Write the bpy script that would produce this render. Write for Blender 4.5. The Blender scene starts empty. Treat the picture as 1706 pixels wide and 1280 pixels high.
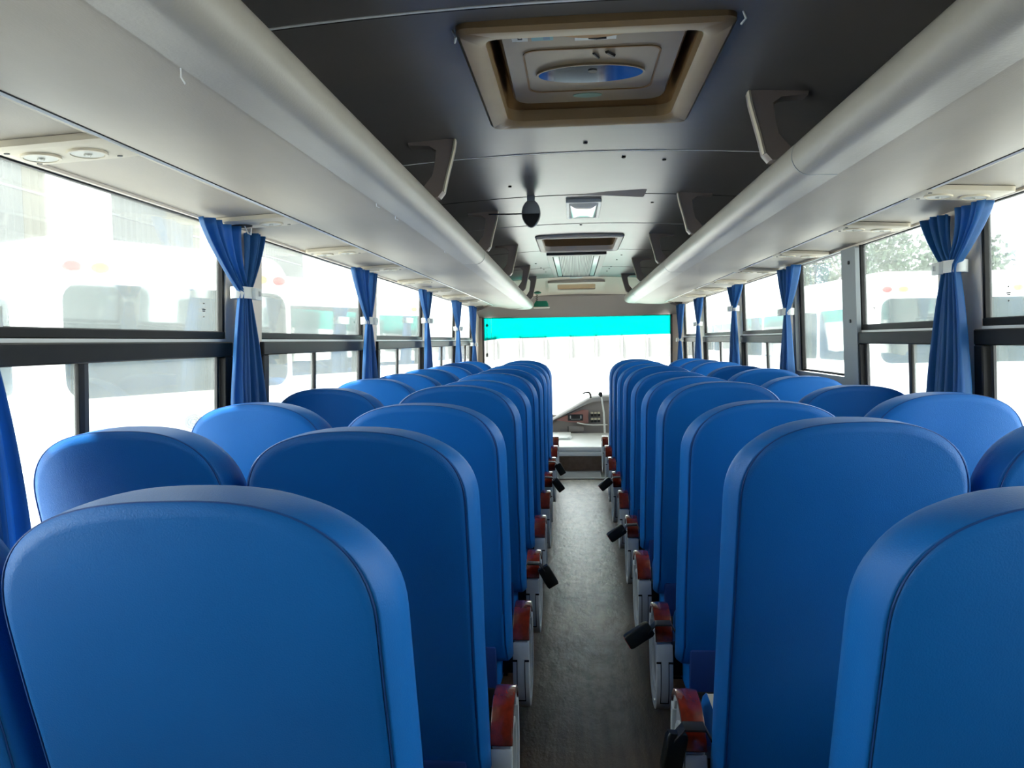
import bpy, bmesh, math, random
from mathutils import Vector, Matrix, noise
random.seed(7)
S = bpy.context.scene
COL = S.collection
PI = math.pi

# ------------------------------------------------------------ camera, world, lights, exposure
IW, IH, F = 1706.0, 1280.0, 1290.0
EYE = 1.43
def setup_camera():
    vx, vy, roll = 957.0, 567.0, math.radians(0.95)
    du, dv = vx - IW/2, IH/2 - vy
    c, s = math.cos(roll), math.sin(roll)
    u, v = c*du + s*dv, -s*du + c*dv
    yaw = math.atan2(u, F); pitch = math.atan2(v, math.hypot(F, u))
    cy, sy, cp, sp = math.cos(yaw), math.sin(yaw), math.cos(pitch), math.sin(pitch)
    fw = Vector((-sy*cp, cy*cp, -sp)); right = Vector((cy, sy, 0)); up = right.cross(fw)
    r2 = c*right - s*up; u2 = s*right + c*up
    cd = bpy.data.cameras.new('camera'); co = bpy.data.objects.new('camera', cd)
    COL.objects.link(co)
    m = Matrix((r2, u2, -fw)).transposed().to_4x4(); m.translation = (0, 0, EYE)
    co.matrix_world = m
    cd.sensor_fit = 'HORIZONTAL'; cd.sensor_width = 36.0; cd.lens = F/IW*36.0
    cd.clip_start = 0.02; cd.clip_end = 400
    S.camera = co
setup_camera()

W = bpy.data.worlds.new('sky'); S.world = W; W.use_nodes = True
bg = W.node_tree.nodes['Background']
bg.inputs[0].default_value = (0.93, 0.98, 1.0, 1); bg.inputs[1].default_value = 1.0
W.cycles.sampling_method = 'MANUAL'; W.cycles.sample_map_resolution = 256
S.view_settings.view_transform = 'Standard'; S.view_settings.look = 'None'
S.view_settings.gamma = 1.0; S.view_settings.use_curve_mapping = False
S.view_settings.exposure = 2.6
cy_ = S.cycles
cy_.use_denoising = True
try: cy_.denoiser = 'OPENIMAGEDENOISE'
except Exception: pass
cy_.max_bounces = 12; cy_.diffuse_bounces = 6; cy_.glossy_bounces = 4
cy_.transmission_bounces = 6; cy_.transparent_max_bounces = 24
cy_.sample_clamp_indirect = 6.0; cy_.caustics_reflective = False; cy_.caustics_refractive = False

sd = bpy.data.lights.new('sun', 'SUN'); sd.energy = 5.0; sd.angle = math.radians(3); sd.color = (1, .97, .92)
so = bpy.data.objects.new('sun', sd); COL.objects.link(so)
so.rotation_euler = (math.radians(10), math.radians(-20), 0)

# ------------------------------------------------------------ materials
MATS = {}
def mat(name, col, rough=.6, metal=0.0, spec=.5, var=None, vscale=8.0, bump=0.0, bscale=60.0, coat=0.0, stretch=None, trans=0.0):
    m = bpy.data.materials.new(name); m.use_nodes = True
    nt = m.node_tree; N = nt.nodes; L = nt.links
    b = N['Principled BSDF']
    b.inputs['Base Color'].default_value = (*col, 1); b.inputs['Roughness'].default_value = rough
    b.inputs['Metallic'].default_value = metal; b.inputs['Specular IOR Level'].default_value = spec
    b.inputs['Coat Weight'].default_value = coat
    tc = N.new('ShaderNodeTexCoord'); mp = N.new('ShaderNodeMapping')
    L.new(tc.outputs['Object'], mp.inputs[0])
    if stretch: mp.inputs['Scale'].default_value = stretch
    if var:
        nz = N.new('ShaderNodeTexNoise'); nz.inputs['Scale'].default_value = vscale; nz.inputs['Detail'].default_value = 5
        L.new(mp.outputs[0], nz.inputs['Vector'])
        r = N.new('ShaderNodeValToRGB'); r.color_ramp.elements[0].position = .3; r.color_ramp.elements[1].position = .7
        r.color_ramp.elements[0].color = (*var, 1); r.color_ramp.elements[1].color = (*col, 1)
        L.new(nz.outputs[0], r.inputs[0]); L.new(r.outputs[0], b.inputs['Base Color'])
    if bump:
        n2 = N.new('ShaderNodeTexNoise'); n2.inputs['Scale'].default_value = bscale; n2.inputs['Detail'].default_value = 3
        L.new(mp.outputs[0], n2.inputs['Vector'])
        bp = N.new('ShaderNodeBump'); bp.inputs['Strength'].default_value = bump; bp.inputs['Distance'].default_value = .01
        L.new(n2.outputs[0], bp.inputs['Height']); L.new(bp.outputs[0], b.inputs['Normal'])
    if trans:
        t = N.new('ShaderNodeBsdfTranslucent'); t.inputs[0].default_value = (*[min(1, c*1.3) for c in col], 1)
        mx = N.new('ShaderNodeMixShader'); mx.inputs[0].default_value = trans
        L.new(b.outputs[0], mx.inputs[1]); L.new(t.outputs[0], mx.inputs[2])
        L.new(mx.outputs[0], N['Material Output'].inputs[0])
    MATS[name] = m
    return m

def glass_mat(name, tint, dust_glare, haze_col=(.9, .95, .93)):
    m = bpy.data.materials.new(name); m.use_nodes = True
    nt = m.node_tree; N = nt.nodes; L = nt.links
    N.remove(N['Principled BSDF'])
    tr = N.new('ShaderNodeBsdfTransparent'); tr.inputs[0].default_value = (*tint, 1)
    gl = N.new('ShaderNodeBsdfGlossy'); gl.inputs[1].default_value = .03
    fr = N.new('ShaderNodeFresnel'); fr.inputs[0].default_value = 1.45
    ml = N.new('ShaderNodeMath'); ml.operation = 'MULTIPLY'; ml.inputs[1].default_value = .6
    mx = N.new('ShaderNodeMixShader')
    L.new(fr.outputs[0], ml.inputs[0]); L.new(ml.outputs[0], mx.inputs[0]); L.new(tr.outputs[0], mx.inputs[1]); L.new(gl.outputs[0], mx.inputs[2])
    # translucent film added as a milky haze over the bright view outside
    tl = N.new('ShaderNodeBsdfTranslucent'); tl.inputs[0].default_value = (*haze_col, 1)
    m2 = N.new('ShaderNodeMixShader')
    tc = N.new('ShaderNodeTexCoord'); mp = N.new('ShaderNodeMapping'); mp.inputs['Scale'].default_value = (1, 2.5, .7)
    nz = N.new('ShaderNodeTexNoise'); nz.inputs['Scale'].default_value = 2.2; nz.inputs['Detail'].default_value = 5
    mr = N.new('ShaderNodeMapRange'); mr.inputs[3].default_value = dust_glare*.7; mr.inputs[4].default_value = dust_glare*1.3
    L.new(tc.outputs['Object'], mp.inputs[0]); L.new(mp.outputs[0], nz.inputs['Vector']); L.new(nz.outputs[0], mr.inputs[0])
    L.new(mr.outputs[0], m2.inputs[0]); L.new(mx.outputs[0], m2.inputs[1]); L.new(tl.outputs[0], m2.inputs[2])
    L.new(m2.outputs[0], N['Material Output'].inputs[0])
    MATS[name] = m
    return m

mat('blue_cover', (.004, .152, .52), .46, spec=.36, var=(.003, .138, .48), vscale=5, bump=.12, bscale=420)
mat('blue_seam', (.006, .07, .28), .6)
mat('blue_dark', (.008, .045, .22), .7)
mat('cream', (.62, .56, .42), .55, var=(.55, .50, .37), vscale=12)
mat('white_plastic', (.66, .70, .70), .35, var=(.58, .62, .62), vscale=14)
mat('grey_plastic', (.34, .36, .37), .4)
mat('white_panel', (.80, .81, .77), .4)
mat('black', (.012, .012, .013), .45)
mat('black_gap', (.004, .004, .004), .8)
mat('frame_black', (.007, .0065, .0065), .45, spec=.25, var=(.013, .012, .011), vscale=9)
mat('frame_metal', (.05, .048, .048), .4)
mat('alu', (.6, .6, .6), .3, metal=.9)
mat('buckle', (.012, .014, .013), .3)
mat('red_button', (.5, .02, .02), .4)
mat('beige_wall', (.80, .72, .63), .5, var=(.74, .66, .58), vscale=6)
mat('flange', (.26, .285, .29), .5)
mat('rack', (.41, .365, .30), .46, var=(.355, .32, .265), vscale=2.4, stretch=(3, .8, 3), bump=.05, bscale=120)
mat('rack_nose', (.40, .375, .33), .38, var=(.36, .34, .30), vscale=3, bump=.06, bscale=160)
mat('rack_trim', (.78, .80, .82), .3)
mat('rack_inner', (.12, .11, .10), .7)
mat('ceiling', (.14, .125, .115), .33, spec=.45, var=(.10, .098, .097), vscale=1.5, bump=.03, bscale=9)
mat('header', (.31, .27, .25), .6)
mat('header_cream', (.60, .54, .45), .5)
mat('bracket', (.30, .25, .23), .4)
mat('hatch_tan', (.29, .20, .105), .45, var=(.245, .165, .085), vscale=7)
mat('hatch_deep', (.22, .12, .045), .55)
mat('hatch_lid', (.25, .19, .12), .35, var=(.21, .16, .10), vscale=5)
mat('mirror', (.55, .62, .72), .08, metal=1.0)
mat('sticker_white', (.55, .57, .56), .4)
mat('sticker_blue', (.06, .18, .32), .4)
mat('sticker_teal', (.10, .30, .34), .4)
mat('sticker_green', (.22, .34, .27), .5)
mat('lamp_lens', (.75, .76, .74), .12, spec=.9)
mat('unit_tan', (.62, .56, .44), .45)
mat('unit_vent', (.62, .62, .56), .4)
mat('green_box', (.01, .22, .12), .5)
mat('grille', (.42, .43, .42), .35)
mat('grille_side_reflect', (.22, .46, .43), .3)  # teal is the tinted windscreen's reflection, put into the colour
mat('tan_slot', (.40, .24, .11), .6)
mat('wood_red', (.24, .020, .008), .16, coat=.6, var=(.09, .008, .004), vscale=55, stretch=(1, .5, 1))
mat('curtain', (.045, .20, .46), .5, trans=.5, var=(.03, .14, .38), vscale=10, stretch=(1, 6, .4))
mat('strap', (.78, .80, .76), .4)
mat('dash', (.30, .27, .25), .6)
mat('dash_top', (.36, .35, .34), .55)
mat('dash_wood', (.30, .14, .12), .4)
mat('bus_white', (.85, .87, .87), .3)
mat('bus_glass', (.014, .034, .038), .08, spec=.22)
mat('bus_glass_teal', (.05, .16, .15), .08, spec=.7)
mat('tyre', (.02, .02, .02), .8)
mat('lamp_red', (.6, .03, .03), .3)
mat('lamp_amber', (.7, .38, .03), .3)
mat('concrete', (.50, .50, .48), .8, var=(.40, .40, .385), vscale=.6)
mat('corrugated', (.11, .115, .11), .6)
mat('corrugated_cream', (.15, .135, .10), .6)
mat('building_white', (.80, .80, .80), .7)
mat('building_panel', (.12, .118, .115), .6)
mat('leaf', (.055, .09, .05), .7, var=(.035, .06, .03), vscale=3)
mat('trunk', (.10, .075, .05), .9)
mat('riser_wood', (.15, .10, .07), .4, var=(.08, .05, .033), vscale=3, stretch=(6, 1, 6))
mat('swirl', (.20, .22, .23), .4)
glass_mat('glass', (.95, .985, .975), .035)
glass_mat('glass_front', (.97, .99, .98), .03)
glass_mat('glass_tint', (.005, .50, .455), .02, (.0, .25, .23))

def floor_material():
    m = bpy.data.materials.new('floor_vinyl'); m.use_nodes = True
    nt = m.node_tree; N = nt.nodes; L = nt.links; b = N['Principled BSDF']
    tc = N.new('ShaderNodeTexCoord')
    mp = N.new('ShaderNodeMapping'); mp.inputs['Scale'].default_value = (14, .9, 1)
    L.new(tc.outputs['Object'], mp.inputs[0])
    g = N.new('ShaderNodeTexNoise'); g.inputs['Scale'].default_value = 2.2; g.inputs['Detail'].default_value = 7
    L.new(mp.outputs[0], g.inputs['Vector'])
    wood = N.new('ShaderNodeValToRGB')
    wood.color_ramp.elements[0].color = (.035, .020, .012, 1); wood.color_ramp.elements[1].color = (.12, .074, .046, 1)
    wood.color_ramp.elements[0].position = .3; wood.color_ramp.elements[1].position = .72
    L.new(g.outputs[0], wood.inputs[0])
    # worn dusty walkway down the middle, brightened toward the front for painted windscreen glare
    sp = N.new('ShaderNodeSeparateXYZ'); L.new(tc.outputs['Object'], sp.inputs[0])
    sub = N.new('ShaderNodeMath'); sub.operation = 'SUBTRACT'; sub.inputs[1].default_value = .05; L.new(sp.outputs[0], sub.inputs[0])
    ab = N.new('ShaderNodeMath'); ab.operation = 'ABSOLUTE'; L.new(sub.outputs[0], ab.inputs[0])
    mr = N.new('ShaderNodeMapRange'); mr.inputs[1].default_value = .22; mr.inputs[2].default_value = .11; mr.inputs[3].default_value = 0; mr.inputs[4].default_value = 1
    L.new(ab.outputs[0], mr.inputs[0])
    ry = N.new('ShaderNodeMapRange'); ry.inputs[1].default_value = 2.6; ry.inputs[2].default_value = 4.6; ry.inputs[3].default_value = 0; ry.inputs[4].default_value = 1
    L.new(sp.outputs[1], ry.inputs[0])
    d = N.new('ShaderNodeTexNoise'); d.inputs['Scale'].default_value = 9; d.inputs['Detail'].default_value = 8; d.inputs['Roughness'].default_value = .7
    mp2 = N.new('ShaderNodeMapping'); mp2.inputs['Scale'].default_value = (1.6, .8, 1); L.new(tc.outputs['Object'], mp2.inputs[0]); L.new(mp2.outputs[0], d.inputs['Vector'])
    dr = N.new('ShaderNodeValToRGB'); dr.color_ramp.elements[0].position = .40; dr.color_ramp.elements[1].position = .57
    L.new(d.outputs[0], dr.inputs[0])
    m1 = N.new('ShaderNodeMath'); m1.operation = 'MULTIPLY'; L.new(mr.outputs[0], m1.inputs[0]); L.new(ry.outputs[0], m1.inputs[1])
    m2 = N.new('ShaderNodeMath'); m2.operation = 'MULTIPLY'; L.new(m1.outputs[0], m2.inputs[0]); m2.inputs[1].default_value = .8
    mix = N.new('ShaderNodeMix'); mix.data_type = 'RGBA'
    L.new(m2.outputs[0], mix.inputs[0]); L.new(wood.outputs[0], mix.inputs[6])
    dust_glare = N.new('ShaderNodeMix'); dust_glare.data_type = 'RGBA'; dust_glare.inputs[6].default_value = (.14, .125, .092, 1); dust_glare.inputs[7].default_value = (.56, .52, .42, 1)
    L.new(dr.outputs[0], dust_glare.inputs[0]); L.new(dust_glare.outputs[2], mix.inputs[7])
    L.new(mix.outputs[2], b.inputs['Base Color'])
    b.inputs['Roughness'].default_value = .29; b.inputs['Specular IOR Level'].default_value = .5
    bp = N.new('ShaderNodeBump'); bp.inputs['Strength'].default_value = .6; bp.inputs['Distance'].default_value = .008
    L.new(d.outputs[0], bp.inputs['Height']); L.new(bp.outputs[0], b.inputs['Normal'])
    MATS['floor_vinyl'] = m
floor_material()

# ------------------------------------------------------------ mesh helpers
class MB:
    def __init__(s): s.v = []; s.f = []; s.mi = []; s.m = 0
    def add(s, vs, fs):
        o = len(s.v); s.v += [tuple(v) for v in vs]
        for f in fs: s.f.append(tuple(i + o for i in f)); s.mi.append(s.m)
        return s
    def box(s, x0, x1, y0, y1, z0, z1):
        vs = [(x, y, z) for z in (z0, z1) for y in (y0, y1) for x in (x0, x1)]
        return s.add(vs, [(0, 2, 3, 1), (4, 5, 7, 6), (0, 1, 5, 4), (2, 6, 7, 3), (0, 4, 6, 2), (1, 3, 7, 5)])
    def loft(s, rings, closed=True, caps=True):
        n = len(rings[0]); vs = [p for r in rings for p in r]; fs = []
        for i in range(len(rings) - 1):
            for j in range(n if closed else n - 1):
                k = (j + 1) % n
                fs.append((i*n + j, i*n + k, (i+1)*n + k, (i+1)*n + j))
        if caps:
            fs.append(tuple(range(n - 1, -1, -1))); fs.append(tuple((len(rings)-1)*n + j for j in range(n)))
        return s.add(vs, fs)
    def prism(s, pts, a0, a1, axis='y'):
        def P(p, a):
            return (p[0], a, p[1]) if axis == 'y' else ((a, p[0], p[1]) if axis == 'x' else (p[0], p[1], a))
        return s.loft([[P(p, a0) for p in pts], [P(p, a1) for p in pts]])
    def ringprism(s, out, inn, a0, a1, axis='y'):
        def P(p, a):
            return (p[0], a, p[1]) if axis == 'y' else ((a, p[0], p[1]) if axis == 'x' else (p[0], p[1], a))
        n = len(out)
        R = [[P(p, a0) for p in out], [P(p, a1) for p in out], [P(p, a1) for p in inn], [P(p, a0) for p in inn]]
        vs = [p for r in R for p in r]; fs = []
        for i in range(4):
            for j in range(n):
                k = (j + 1) % n; i2 = (i + 1) % 4
                fs.append((i*n + j, i*n + k, i2*n + k, i2*n + j))
        return s.add(vs, fs)
    def tube(s, pts, r, n=8):
        rings = []
        pts = [Vector(p) for p in pts]
        up = Vector((0, 0, 1))
        for i, p in enumerate(pts):
            d = (pts[min(i+1, len(pts)-1)] - pts[max(i-1, 0)]).normalized()
            a = d.cross(up)
            if a.length < .1: a = d.cross(Vector((1, 0, 0)))
            a.normalize(); b = d.cross(a)
            rr = r[i] if isinstance(r, (list, tuple)) else r
            rings.append([p + rr*(math.cos(t)*a + math.sin(t)*b) for t in [2*PI*k/n for k in range(n)]])
        return s.loft(rings)
    def disc(s, c, rx, ry, z0, z1, n=28, axis='z'):
        pts = [(c[0] + rx*math.cos(2*PI*k/n), c[1] + ry*math.sin(2*PI*k/n)) for k in range(n)]
        return s.prism(pts, z0, z1, axis)
    def xf(s, fn, start=0):
        for i in range(start, len(s.v)): s.v[i] = tuple(fn(*s.v[i]))
        return s
    def build(s, name, m, parent=None, bevel=0.0, smooth=True, angle=35, seg=2):
        me = bpy.data.meshes.new(name)
        me.from_pydata(s.v, [], s.f)
        ms = m if isinstance(m, (list, tuple)) else [m]
        for q in ms: me.materials.append(MATS[q])
        for p, i in zip(me.polygons, s.mi): p.material_index = min(i, len(ms) - 1)
        bm = bmesh.new(); bm.from_mesh(me)
        bmesh.ops.recalc_face_normals(bm, faces=bm.faces)
        if bevel:
            es = [e for e in bm.edges if len(e.link_faces) == 2 and e.calc_face_angle(0) > math.radians(40)]
            bmesh.ops.bevel(bm, geom=es, offset=bevel, segments=seg, affect='EDGES', profile=.5, clamp_overlap=True)
        bm.to_mesh(me); bm.free()
        if smooth:
            me.polygons.foreach_set('use_smooth', [True]*len(me.polygons))
            me.set_sharp_from_angle(angle=math.radians(angle))
        o = bpy.data.objects.new(name, me); COL.objects.link(o)
        if parent: o.parent = parent
        return o

def rrect(x0, x1, y0, y1, r, n=5):
    pts = []
    for cx, cy, a in ((x1-r, y1-r, 0), (x0+r, y1-r, 90), (x0+r, y0+r, 180), (x1-r, y0+r, 270)):
        for k in range(n + 1):
            t = math.radians(a + 90*k/n); pts.append((cx + r*math.cos(t), cy + r*math.sin(t)))
    return pts

def tag(o, label=None, cat=None, group=None, kind=None):
    if label: o['label'] = label
    if cat: o['category'] = cat
    if group: o['group'] = group
    if kind: o['kind'] = kind
    return o
def empty(name, loc=(0, 0, 0), rz=0):
    o = bpy.data.objects.new(name, None); COL.objects.link(o); o.location = loc; o.rotation_euler = (0, 0, rz)
    o.empty_display_size = .1
    return o
def copy_tree(o, parent=None):
    c = o.copy(); COL.objects.link(c); c.parent = parent
    for ch in [x for x in bpy.data.objects if x.parent == o]: copy_tree(ch, c)
    return c
def struct(o): o['kind'] = 'structure'; return o

# ------------------------------------------------------------ the shell of the bus
XL, XR = -1.27, 1.37            # inner faces of the side walls at sill height
YB, YF = -1.1, 10.15            # rear and front ends
SILL, HEAD = .88, 1.86
def lean(x, y, z):              # walls lean in slightly above the sill
    if z > .9: x -= math.copysign(.035*(z - .9), x)
    return x, y, z
LW = [(-.35, .92), (1.25, 2.70), (3.02, 4.52), (4.83, 6.32), (6.62, 8.06), (8.36, 9.40)]
RW = [(-.35, .75), (1.05, 2.70), (3.0, 3.80), (3.98, 4.80), (5.06, 6.38), (6.66, 8.22), (8.52, 9.72)]

fl = MB().box(-1.4, 1.5, YB - .1, 8.4, -.08, 0)
struct(fl.build('floor', 'floor_vinyl', smooth=False))
def side_wall(name, X, wins, s):
    t = .03; xo = X + s*t; a, b = min(X, xo), max(X, xo)
    m = MB(); m.box(a, b, YB - .1, YF + .1, -.3, SILL); m.box(a, b, YB - .1, YF + .1, HEAD - .004, 2.42)
    ys = [YB - .1]
    for w in wins: ys += [w[0], w[1]]
    ys.append(YF + .1)
    for i in range(0, len(ys), 2): m.box(a, b, ys[i], ys[i+1], SILL, HEAD)
    if s > 0:   # the emergency pane has a higher sill
        m.box(a, b, 3.98, 4.80, SILL, 1.22)
    m.xf(lean)
    return struct(m.build(name, 'beige_wall', smooth=False))
wl = side_wall('wall_left', XL, LW, -1); wr = side_wall('wall_right', XR, RW, 1)
# grey flange round the emergency pane, on the room face of the wall
m = MB(); n0 = 0
m.ringprism(rrect(3.78, 4.845, 1.10, 1.85, .01), rrect(3.97, 4.80, 1.225, 1.849, .01), XR - .022, XR - .002, 'x'); m.xf(lean)
fg = m.build('emergency_window_surround', 'flange', wr, smooth=False)
m = MB()
for y, z in ((3.86, 1.78), (3.86, 1.50), (3.86, 1.17), (4.3, 1.16)): m.disc((y, z), .009, .009, XR - .028, XR - .02, 12, 'x')
m.xf(lean); m.build('bolt', 'black', fg)
mw = MB().box(-1.4, 1.5, YB - .1, YB, -.1, 2.42)
struct(mw.build('wall_back', 'bracket', smooth=False))

win_n = [0]
def window(X, s, y0, y1, bar=None, plain=False, mark=False):
    """black rubber and metal frame, fixed upper pane, sliding lower panes"""
    win_n[0] += 1
    name = 'window_%d' % win_n[0]
    i = X; o = X + s*.055
    def bx(m, y0, y1, z0, z1, d0=0.0, d1=.030):
        a, b = X + s*d0, X + s*d1
        m.box(min(a, b), max(a, b), y0, y1, z0, z1)
    m = MB(); z0 = 1.225 if plain else SILL
    if plain:
        bx(m, y0, y0 + .012, z0, HEAD); bx(m, y1 - .03, y1, z0, HEAD, .004); bx(m, y0, y1, z0, z0 + .012, .01); bx(m, y0, y1, HEAD - .012, HEAD)
    else:
        g = .014
        bx(m, y0, y0 + g, 1.447, HEAD, .004); bx(m, y1 - g, y1, 1.447, HEAD, .004); bx(m, y0, y1, HEAD - .008, HEAD, .012)
        bx(m, y0, y1, 1.455, 1.482, .002)
    m.xf(lean)
    fr = struct(m.build(name, 'frame_black', bevel=.003, seg=1))
    def pane(nm, y0, y1, z0, z1, d):
        a = X + s*d
        mm = MB(); mm.box(a - .002, a + .002, y0, y1, z0, z1); mm.xf(lean)
        return mm.build(nm, 'glass', fr, smooth=False)
    if plain:
        pane('pane', y0 + .01, y1 - .01, z0 + .01, HEAD - .005, .024)
    else:
        pane('pane', y0 + .01, y1 - .01, 1.47, HEAD - .005, .022)
        m = MB()   # protruding slider frame
        bx(m, y0 - .02, y1 + .02, 1.392, 1.445, -.018); bx(m, y0 - .02, y0 + .035, SILL - .01, 1.392, -.018); bx(m, y1 - .035, y1 + .02, SILL - .01, 1.392, -.018)
        bx(m, y0 - .02, y1 + .02, SILL - .03, SILL + .02, -.018)
        m.xf(lean); m.build('slider_frame', 'frame_black', fr, bevel=.004, seg=1)
        m = MB(); bx(m, y0 + .0, y1 - .0, 1.445, 1.455, .0, .03); m.xf(lean); m.build('gasket_line', 'rack_trim', fr, smooth=False)
        m = MB(); bx(m, bar - .012, bar + .012, SILL + .02, 1.392, .0, .014); m.m = 1; bx(m, bar + .012, bar + .05, SILL + .02, 1.392, .014, .026)
        bx(m, y1 - .055, y1 - .04, SILL + .02, 1.392, .006, .018)
        m.xf(lean); m.build('meeting_bar', ['frame_black', 'frame_metal'], fr, bevel=.002, seg=1)
        pane('sliding_pane', y0 + .03, bar, SILL + .01, 1.40, .010); pane('sliding_pane', bar, y1 - .03, SILL + .01, 1.40, .022)
        if mark:
            mm = MB(); a = X + s*.018
            for dz, w in ((.0, .004), (-.020, .012), (-.026, .009), (-.045, .003)):
                mm.box(a - .0006, a + .0006, y1 - .13 - w, y1 - .13 + w, 1.575 + dz, 1.579 + dz)
            mm.xf(lean); mm.build('glass_mark', 'frame_metal', fr, smooth=False)
    return fr
for k, (a, b) in enumerate(LW): window(XL, -1, a, b, bar=[.0, 1.88, 3.67, 5.45, 7.3, 8.9][k], mark=(k in (1, 2)))
for k, (a, b) in enumerate(RW): window(XR, 1, a, b, bar=[0, 1.9, 3.26, 0, 5.62, 7.4, 9.1][k], plain=(k == 3), mark=(k in (1, 2)))

# ---- ceiling with openings for the roof hatches
def czz(x): return 2.18 - .035*((x - .05)/.8)**2 if abs(x - .05) < .9 else 2.18 - .0443 - .35*(abs(x - .05) - .9)
HX0, HX1 = -.225, .325
H1 = (-.235, .345, 1.875, 2.645); H2 = (-.235, .325, 5.60, 6.42); H3 = (-.13, .23, 9.42, 9.72)
def zfront(y, z): return z if y < 9.25 else z - (y - 9.25)*.25
def ceiling():
    m = MB(); holes = [H1, H2]
    xs = sorted(set([-1.27, -1.1, -.95, -.8, -.6, -.4, -.235, -.1, .05, .2, .325, .345, .5, .7, .9, 1.05, 1.2, 1.37]))
    ys = sorted(set([YB, 0, 1.0, 1.875, 2.645, 4.0, 5.6, 6.42, 8.0, 9.25, 9.9]))
    for i in range(len(xs)-1):
        for j in range(len(ys)-1):
            cx, cyy = (xs[i] + xs[i+1])/2, (ys[j] + ys[j+1])/2
            if any(h[0] < cx < h[1] and h[2] < cyy < h[3] for h in holes): continue
            m.add([(x, y, zfront(y, czz(x))) for x, y in ((xs[i], ys[j]), (xs[i+1], ys[j]), (xs[i+1], ys[j+1]), (xs[i], ys[j+1]))], [(0, 1, 2, 3)])
    bm_ = m
    o = bm_.build('ceiling', 'ceiling', smooth=True, angle=60)
    bm = bmesh.new(); bm.from_mesh(o.data); bmesh.ops.remove_doubles(bm, verts=bm.verts, dist=1e-4)
    bm.normal_update()
    for f in bm.faces:
        if f.normal.z > 0: f.normal_flip()
    bm.to_mesh(o.data); bm.free()
    sk = MB().box(-1.42, 1.52, YB - .2, YF + .3, 2.42, 2.5).build('roof_skin', 'bus_white', o, smooth=False)
    return struct(o)
ceil = ceiling()
def ceil_strip(name, y, x0, x1, w, mt, dz=.004, tilt=0.0):
    m = MB(); n = 14; top = []; bot = []
    rings = []
    for k in range(n + 1):
        x = x0 + (x1 - x0)*k/n; z = zfront(y, czz(x)); yy = y + tilt*(x - x0)
        rings.append([(x, yy - w/2, z + .002), (x, yy + w/2, z + .002), (x, yy + w/2, z - dz), (x, yy - w/2, z - dz)])
    m.loft(rings); return m.build(name, mt, ceil, smooth=False)
mf = MB(); rr = []
for k in range(15):
    x = -1.15 + 2.4*k/14; rr.append([(x, y, zfront(y, czz(x)) - .003) for y in (9.21, 9.25, 9.6, 9.895)] + [(x, y, zfront(y, czz(x)) + .003) for y in (9.895, 9.6, 9.25, 9.21)])
mf.loft(rr); mf.build('front_ceiling_panel', 'header_cream', ceil, angle=60)
for y in (1.765, 3.15, 4.05, 5.05, 6.47, 7.98, 9.2): ceil_strip('panel_seam', y, -1.0, 1.1, .007, 'black_gap', .0015)
for y in (1.757, 3.141, 5.041): ceil_strip('panel_lip', y, -.9, 1.0, .008, 'rack_trim' if y < 3.5 else 'grille', .0022)
# lifted joint lip beside the small lamp
m = MB(); m.add([(-.05, 4.055, 2.183), (.37, 4.06, 2.175), (.37, 3.90, 2.178), (.36, 4.06, 2.158), (.1, 4.055, 2.176)], [(0, 1, 3, 4), (0, 2, 1), (0, 4, 3, 2), (1, 2, 3)])
m.build('lifted_lip', 'header', ceil, smooth=False)
m = MB()
for x, y in ((.05, 3.0), (.21, 3.25), (.38, 3.3), (.43, 4.3), (-.36, 7.45), (-.33, 7.9), (-.31, 8.1), (-.3, 8.4), (.42, 6.9), (.4, 7.3), (.38, 8.0), (.37, 8.2), (.36, 8.5), (-.3, 3.75), (.05, 5.1)):
    z = czz(x); m.disc((x, y), .008, .010, z - .004, z + .002, 10)
m.build('screw_hole', 'black_gap', ceil, smooth=False)

# ---- front: header, windscreen, front pillars
m = MB(); zt = zfront(9.9, 2.185)
rings = []
for k in range(17):
    x = XL + (XR - XL)*k/16; z = zfront(9.9, czz(x)); yb = 9.9 - .06*((x - .05)/1.3)**2
    rings.append([(x, 9.9, z + .1), (x, yb, z - .012), (x, yb, 1.99 if abs(x - .05) < 1.1 else z - .02), (x, 10.12, 1.735), (x, 10.25, 1.735), (x, 10.25, z + .1)])
m.loft(rings)
wf = struct(m.build('wall_front', 'header', smooth=True, angle=30))
m = MB()
m.box(XL - .08, -1.185, 10.1, 10.25, .3, 1.9); m.box(1.24, XR + .08, 10.1, 10.25, .3, 1.9); m.box(XL - .08, XR + .08, 10.1, 10.25, -.3, .46)
m.box(XL - .08, XR + .08, 10.1, 10.25, 1.9, 2.42)
m.build('front_pillar', 'beige_wall', wf, smooth=False)
m = MB()
m.box(-1.20, -1.175, 10.06, 10.11, .45, 1.745); m.box(1.225, 1.25, 10.06, 10.11, .45, 1.745)
wn = win_n[0] + 1
ws = struct(m.build('window_%d' % wn, 'frame_metal', smooth=False))
def screen_part(nm, z0f, z1, mt, y=10.16):
    m = MB(); n = 20; rings = []
    for k in range(n + 1):
        x = -1.19 + 2.43*k/n; u = (x - .03)/1.2; yy = y + .10*(1 - u*u) - .1
        z0 = z0f(x)
        rings.append([(x, yy, z0), (x, yy + .005, z0), (x, yy + .005, z1), (x, yy, z1)])
    m.loft(rings); return m.build(nm, mt, ws, smooth=True)
tb = lambda x: 1.478 + .012*x if x > -1.0 else 1.478 + .012*x - .12*(-1.0 - x)
screen_part('windscreen_glass', lambda x: .45, 1.745, 'glass_front', 10.18)
screen_part('sun_shade_band', tb, 1.742, 'glass_tint', 10.165)
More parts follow.
